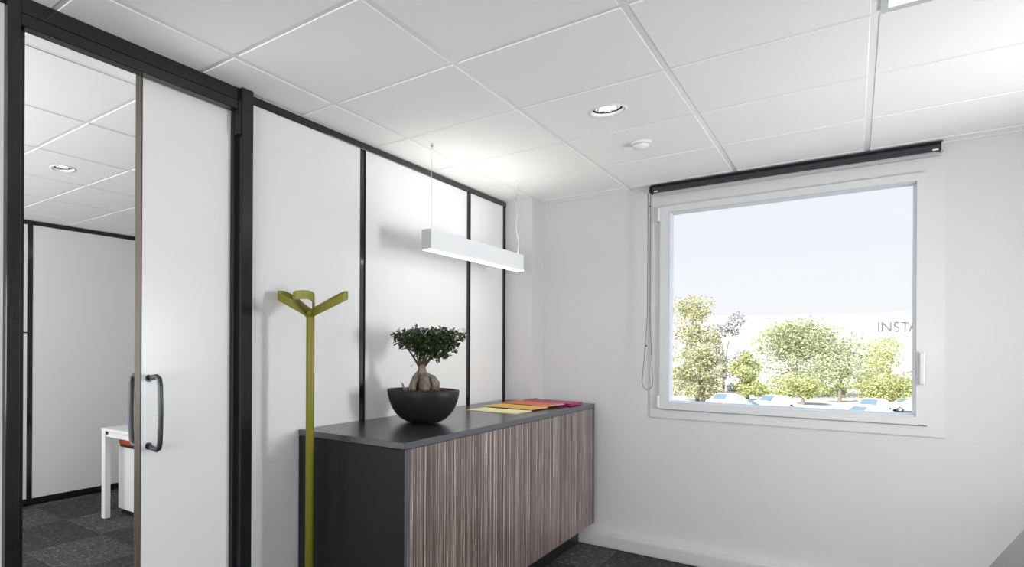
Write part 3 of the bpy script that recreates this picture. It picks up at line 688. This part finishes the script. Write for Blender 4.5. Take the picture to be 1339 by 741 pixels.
# ------------------------------------------------------------------ slate table in the corner on the right
tb = empty('meeting_table', (.765, 3.08, 0)); tb.rotation_euler = (0, 0, math.radians(-13.5)); tb['_o'] = (0, 0, 0)
obj('table_top', bx(-.375, .355, -.62, .62, .715, .74, bev=.003), 'table', tb)
for x in (-.32, .30):
    for y in (-.56, .56):
        obj('leg', bx(x-.025, x+.025, y-.025, y+.025, .001, .715, bev=.003), 'steel', tb)
obj('apron', bx(-.295, .275, -.575, -.545, .66, .715), 'steel', tb); obj('apron', bx(-.295, .275, .545, .575, .66, .715), 'steel', tb)
tag(tb, 'slate grey table standing by the window wall', 'table')

# ------------------------------------------------------------------ outside
ZG = -5.0
gr = obj('ground', bx(-160, 90, 8, 220, ZG-.3, ZG), 'asphalt'); tag(gr, 'pale asphalt car park below the window', 'ground', kind='structure')
def ground_at(px, D):
    p = at(px, CY, D); return Vector((p.x, p.y, ZG))
# white building with sign
D = 112.0
bc = at(1220, CY, D); zt = at(1100, 413.5, D).z
bl = empty('white_building', (bc.x, bc.y, ZG)); bl.rotation_euler = (0, 0, YAW); bl['_o'] = (0, 0, 0)
hgt = zt-ZG
obj('wall', bx(-46, 46, 0, 25, 0, hgt-.35), 'render', bl)
obj('parapet_cap', bx(-46.2, 46.2, -.15, 25.2, hgt-.35, hgt), 'render', bl)
for k in range(1, 8): obj('panel_joint', bx(-46+k*11.5-.03, -46+k*11.5+.03, -.02, .02, 0, hgt-.36), 'render', bl)
zl = at(1170, 433.2, D).z-ZG; x_l = (1147.5-1220)/F*D
hL = 12.6/F*D
def letter(strokes, x):
    bm = bmesh.new()
    for (x0, y0, x1, y1) in strokes:
        a, b = Vector((x0, y0)), Vector((x1, y1)); d = (b-a).normalized(); n = Vector((-d.y, d.x))*.06
        vs = [a+n, b+n, b-n, a-n]
        f = [bm.verts.new((x+v.x*hL, -.12, zl+v.y*hL)) for v in vs]; g = [bm.verts.new((x+v.x*hL, 0.01, zl+v.y*hL)) for v in vs]
        bm.faces.new(f); bm.faces.new(g[::-1])
        for i in range(4): bm.faces.new((f[i], f[(i+1) % 4], g[(i+1) % 4], g[i]))
    obj('sign_letter', bm, 'letter', bl)
def arc(cx, cy, r, a0, a1, n=7):
    P = [(cx+r*math.cos(math.radians(a0+(a1-a0)*i/n)), cy+r*math.sin(math.radians(a0+(a1-a0)*i/n))) for i in range(n+1)]
    return [(*p, *q) for p, q in zip(P, P[1:])]
letter([(.05, 0, .05, 1)], x_l)
letter([(.05, 0, .05, 1), (.05, .97, .95, .03), (.95, 0, .95, 1)], x_l+.36*hL)
letter(arc(.30, .74, .24, 40, 235)+[(.165, .54, .47, .42)]+arc(.31, .26, .24, 45, -145), x_l+1.62*hL)
letter([(.40, 0, .40, 1), (.0, .96, .85, .96)], x_l+2.40*hL)
letter([(.0, 0, .42, 1), (.42, 1, .84, 0), (.16, .36, .68, .36)], x_l+3.22*hL)
tag(bl, 'white flat roofed building with grey INSTA lettering behind the trees', 'building')
# trees
M['tl1'] = leaf_mat('sunlit_green_leaf', (.18, .22, .10), (.62, .67, .38), .35)
M['tl2'] = leaf_mat('olive_pale_leaf', (.22, .23, .12), (.66, .66, .42), .35)
M['tl3'] = leaf_mat('mauve_grey_leaf', (.24, .23, .25), (.68, .66, .66), .35)
M['tl4'] = leaf_mat('yellow_green_leaf', (.22, .26, .08), (.66, .69, .34), .35)
def tree(name, label, px, D, top, base_py_low, width_px, n, mt, leaf=.22, blobs=14, seed=1, cat='tree', group=None, trunk_h=.35):
    rnd = random.Random(seed); g = ground_at(px, D); zt_ = at(px, top, D).z; zl_ = at(px, base_py_low, D).z
    wd = width_px/F*D/2
    t = empty(name, tuple(g))
    bs = []
    for k in range(blobs):
        a = rnd.uniform(0, 6.283); h = rnd.random(); rr = wd*(.80 if h < .7 else .55)*math.sqrt(rnd.random())
        rad = wd*rnd.uniform(.24, .42)
        z = zl_+(zt_-zl_)*(.06+.90*h); z = min(z, zt_-rad*.55)
        bs.append((Vector((g.x+rr*math.cos(a), g.y+rr*math.sin(a)*.8, z)), rad))
    st = random.getstate(); random.seed(seed)
    def sm_():
        c, r = random.choice(bs)
        d = Vector((random.gauss(0, 1), random.gauss(0, 1), random.gauss(0, 1))).normalized()
        return c+d*r*random.uniform(.55, 1.05)
    bm = bmesh.new()
    for _ in range(n):
        p = sm_(); d = Vector((random.gauss(0, 1), random.gauss(0, 1), random.gauss(0, .7))).normalized()
        L = leaf*random.uniform(.6, 1.4); s = d.cross(Vector((random.gauss(0, 1), random.gauss(0, 1), random.gauss(0, 1)))).normalized()*L*.35
        vs = [bm.verts.new(q) for q in (p, p+d*L*.5+s, p+d*L, p+d*L*.5-s)]; bm.faces.new(vs)
    me_ = obj('foliage', bm, mt, t); me_['kind'] = 'stuff'
    bm = bmesh.new(); zz = zl_+(zt_-zl_)*.55
    tube(bm, [(g.x, g.y, ZG), (g.x+.05, g.y, ZG+(zz-ZG)*.5), (g.x, g.y+.05, zz)], [.20, .15, .06], 8)
    for c, r in bs[:7]:
        tube(bm, [(g.x, g.y, ZG+(zz-ZG)*.55), ((g.x+c.x)/2, (g.y+c.y)/2, (zz+c.z)/2-.3), tuple(c)], [.08, .05, .02], 5)
    obj('trunk', bm, 'trunk', t)
    random.setstate(st)
    return tag(t, label, cat, group)
tree('tall_tree', 'tall pale olive tree at the hinge side of the window view', 902, 84, 390, 520, 74, 14000, 'tl2', .26, 46, 4)
tree('slender_tree', 'sparse greyish tree beside the tall olive tree', 946, 92, 411, 515, 56, 4200, 'tl3', .28, 14, 11)
tree('round_tree', 'broad bright green tree in the middle of the window view', 1042, 84, 427, 518, 150, 21000, 'tl1', .26, 34, 5)
tree('loose_tree', 'sparse grey green tree behind the broad bright tree', 1075, 98, 437, 500, 90, 2200, 'tl3', .28, 14, 8)
tree('yellow_green_tree', 'yellow green tree below the building lettering', 1164, 100, 445, 522, 116, 17000, 'tl4', .26, 22, 9)
tree('dark_shrub', 'dense darker green bush beside the broad bright tree', 1098, 73, 474, 516, 34, 2200, 'tl1', .22, 9, 21, 'shrub')
tree('olive_shrub', 'low olive shrub under the tall olive tree', 912, 73, 455, 526, 72, 7000, 'tl2', .24, 16, 31, 'shrub')
tree('pale_shrub', 'low pale yellow green shrub in front of the broad bright tree', 978, 74, 462, 522, 52, 5000, 'tl4', .24, 14, 41, 'shrub')
tree('hedge_shrub', 'low spreading pale hedge between the dark bush and the pale shrub', 1050, 70, 496, 528, 60, 3600, 'tl4', .22, 14, 51, 'shrub')
tree('long_hedge', 'low pale hedge under the yellow green tree behind the cars', 1164, 69, 494, 526, 74, 5200, 'tl4', .22, 22, 61, 'shrub')
# parked cars
def car(px, D, rot, paint, label, L=4.3, Hc=1.5):
    g = ground_at(px, D); c = empty('parked_car', tuple(g)); c.rotation_euler = (0, 0, YAW+rot); c['_o'] = (0, 0, 0); wd = .86
    def prism(prof, w0, w1=None):
        bm = bmesh.new(); w1 = w1 or w0
        A = [bm.verts.new((x, -(w1 if z > .95 else w0), z)) for x, z in prof]; B = [bm.verts.new((x, (w1 if z > .95 else w0), z)) for x, z in prof]
        bm.faces.new(A); bm.faces.new(B[::-1])
        for i in range(len(prof)): bm.faces.new((A[i], A[(i+1) % len(prof)], B[(i+1) % len(prof)], B[i]))
        return bm
    k = L/4.3
    body = [(-2.12*k, .32), (-2.15*k, .62), (-2.05*k, .88), (-1.25*k, .95), (-.55*k, Hc-.06), (.1*k, Hc), (1.1*k, Hc-.05), (1.85*k, .98), (2.12*k, .90), (2.15*k, .5), (2.08*k, .30)]
    bm = prism(body, wd, wd*.80); bmesh.ops.bevel(bm, geom=bm.edges[:], offset=.05, segments=2, affect='EDGES'); obj('body', bm, paint, c)
    for s in (-1, 1):
        for x0, x1, x2, x3 in ((-1.05, -.50, .08, .08), (.16, .16, 1.02, 1.55)):
            bm = bmesh.new(); pr = [(x0*k, 1.0), (x1*k, Hc-.12), (x2*k, Hc-.10), (x3*k, 1.0)]
            A = [bm.verts.new((x, s*(wd*.80+.012 if z > 1.05 else wd*.80+.012), z)) for x, z in pr]; B = [bm.verts.new((x, s*(wd*.80-.03), z)) for x, z in pr]
            bm.faces.new(A); bm.faces.new(B[::-1])
            for i in range(4): bm.faces.new((A[i], A[(i+1) % 4], B[(i+1) % 4], B[i]))
            obj('side_window', bm, 'carglass', c)
        for x in (-1.35*k, 1.32*k):
            b = lathe(bmesh.new(), [(.20, 0), (.30, .01), (.32, .05), (.32, .19)], 0, 0, 20)
            bmesh.ops.transform(b, matrix=Matrix.Translation((x, s*(wd+.005), .322)) @ Matrix.Rotation(s*math.pi/2, 4, 'X'), verts=b.verts); wh = obj('wheel', b, 'tyre', c)
            b = lathe(bmesh.new(), [(.05, 0), (.19, .012)], 0, 0, 16)
            bmesh.ops.transform(b, matrix=Matrix.Translation((x, s*(wd+.012), .322)) @ Matrix.Rotation(s*math.pi/2, 4, 'X'), verts=b.verts); obj('hubcap', b, 'carS', wh)
    for (xa, za, xb, zb_) in ((-1.22, 1.0, -.60, Hc-.08), (1.80, 1.03, 1.16, Hc-.08)):
        bm = bmesh.new(); vs = []
        off = -.03 if xa < 0 else .03
        for x, z, y in ((xa, za, .66), (xa, za, -.66), (xb, zb_, -.58), (xb, zb_, .58)): vs.append(Vector((x*k+off, y, z+.02)))
        A = [bm.verts.new(v) for v in vs]; B = [bm.verts.new(v-Vector((off*2, 0, .04))) for v in vs]
        bm.faces.new(A); bm.faces.new(B[::-1])
        for i in range(4): bm.faces.new((A[i], A[(i+1) % 4], B[(i+1) % 4], B[i]))
        obj('windscreen', bm, 'carglass', c)
    for s in (-1, 1): obj('headlight', bx(-2.16*k, -2.06*k, s*.62-.14, s*.62+.14, .66, .80), 'chrome', c)
    return tag(c, label, 'car', 'cars parked below the window')
car(1134, 53, .12, 'carW', 'white hatchback parked in front of the silver car')
car(1142, 60.5, .5, 'carS', 'silver car parked behind the white hatchback', 4.4, 1.55)
car(949, 66, .45, 'carW', 'white car parked beside the olive shrub', 4.4, 1.6)
car(962, 60.0, -.9, 'carB', 'blue car parked near the olive shrub', 4.1, 1.5)
car(1012, 64, .25, 'carP', 'pinkish beige car parked under the broad bright tree', 4.3, 1.55)
car(1196, 62, -.5, 'carS', 'silver car parked under the yellow green tree', 4.2, 1.5)
for o in bpy.data.objects:
    if '_o' in o: del o['_o']
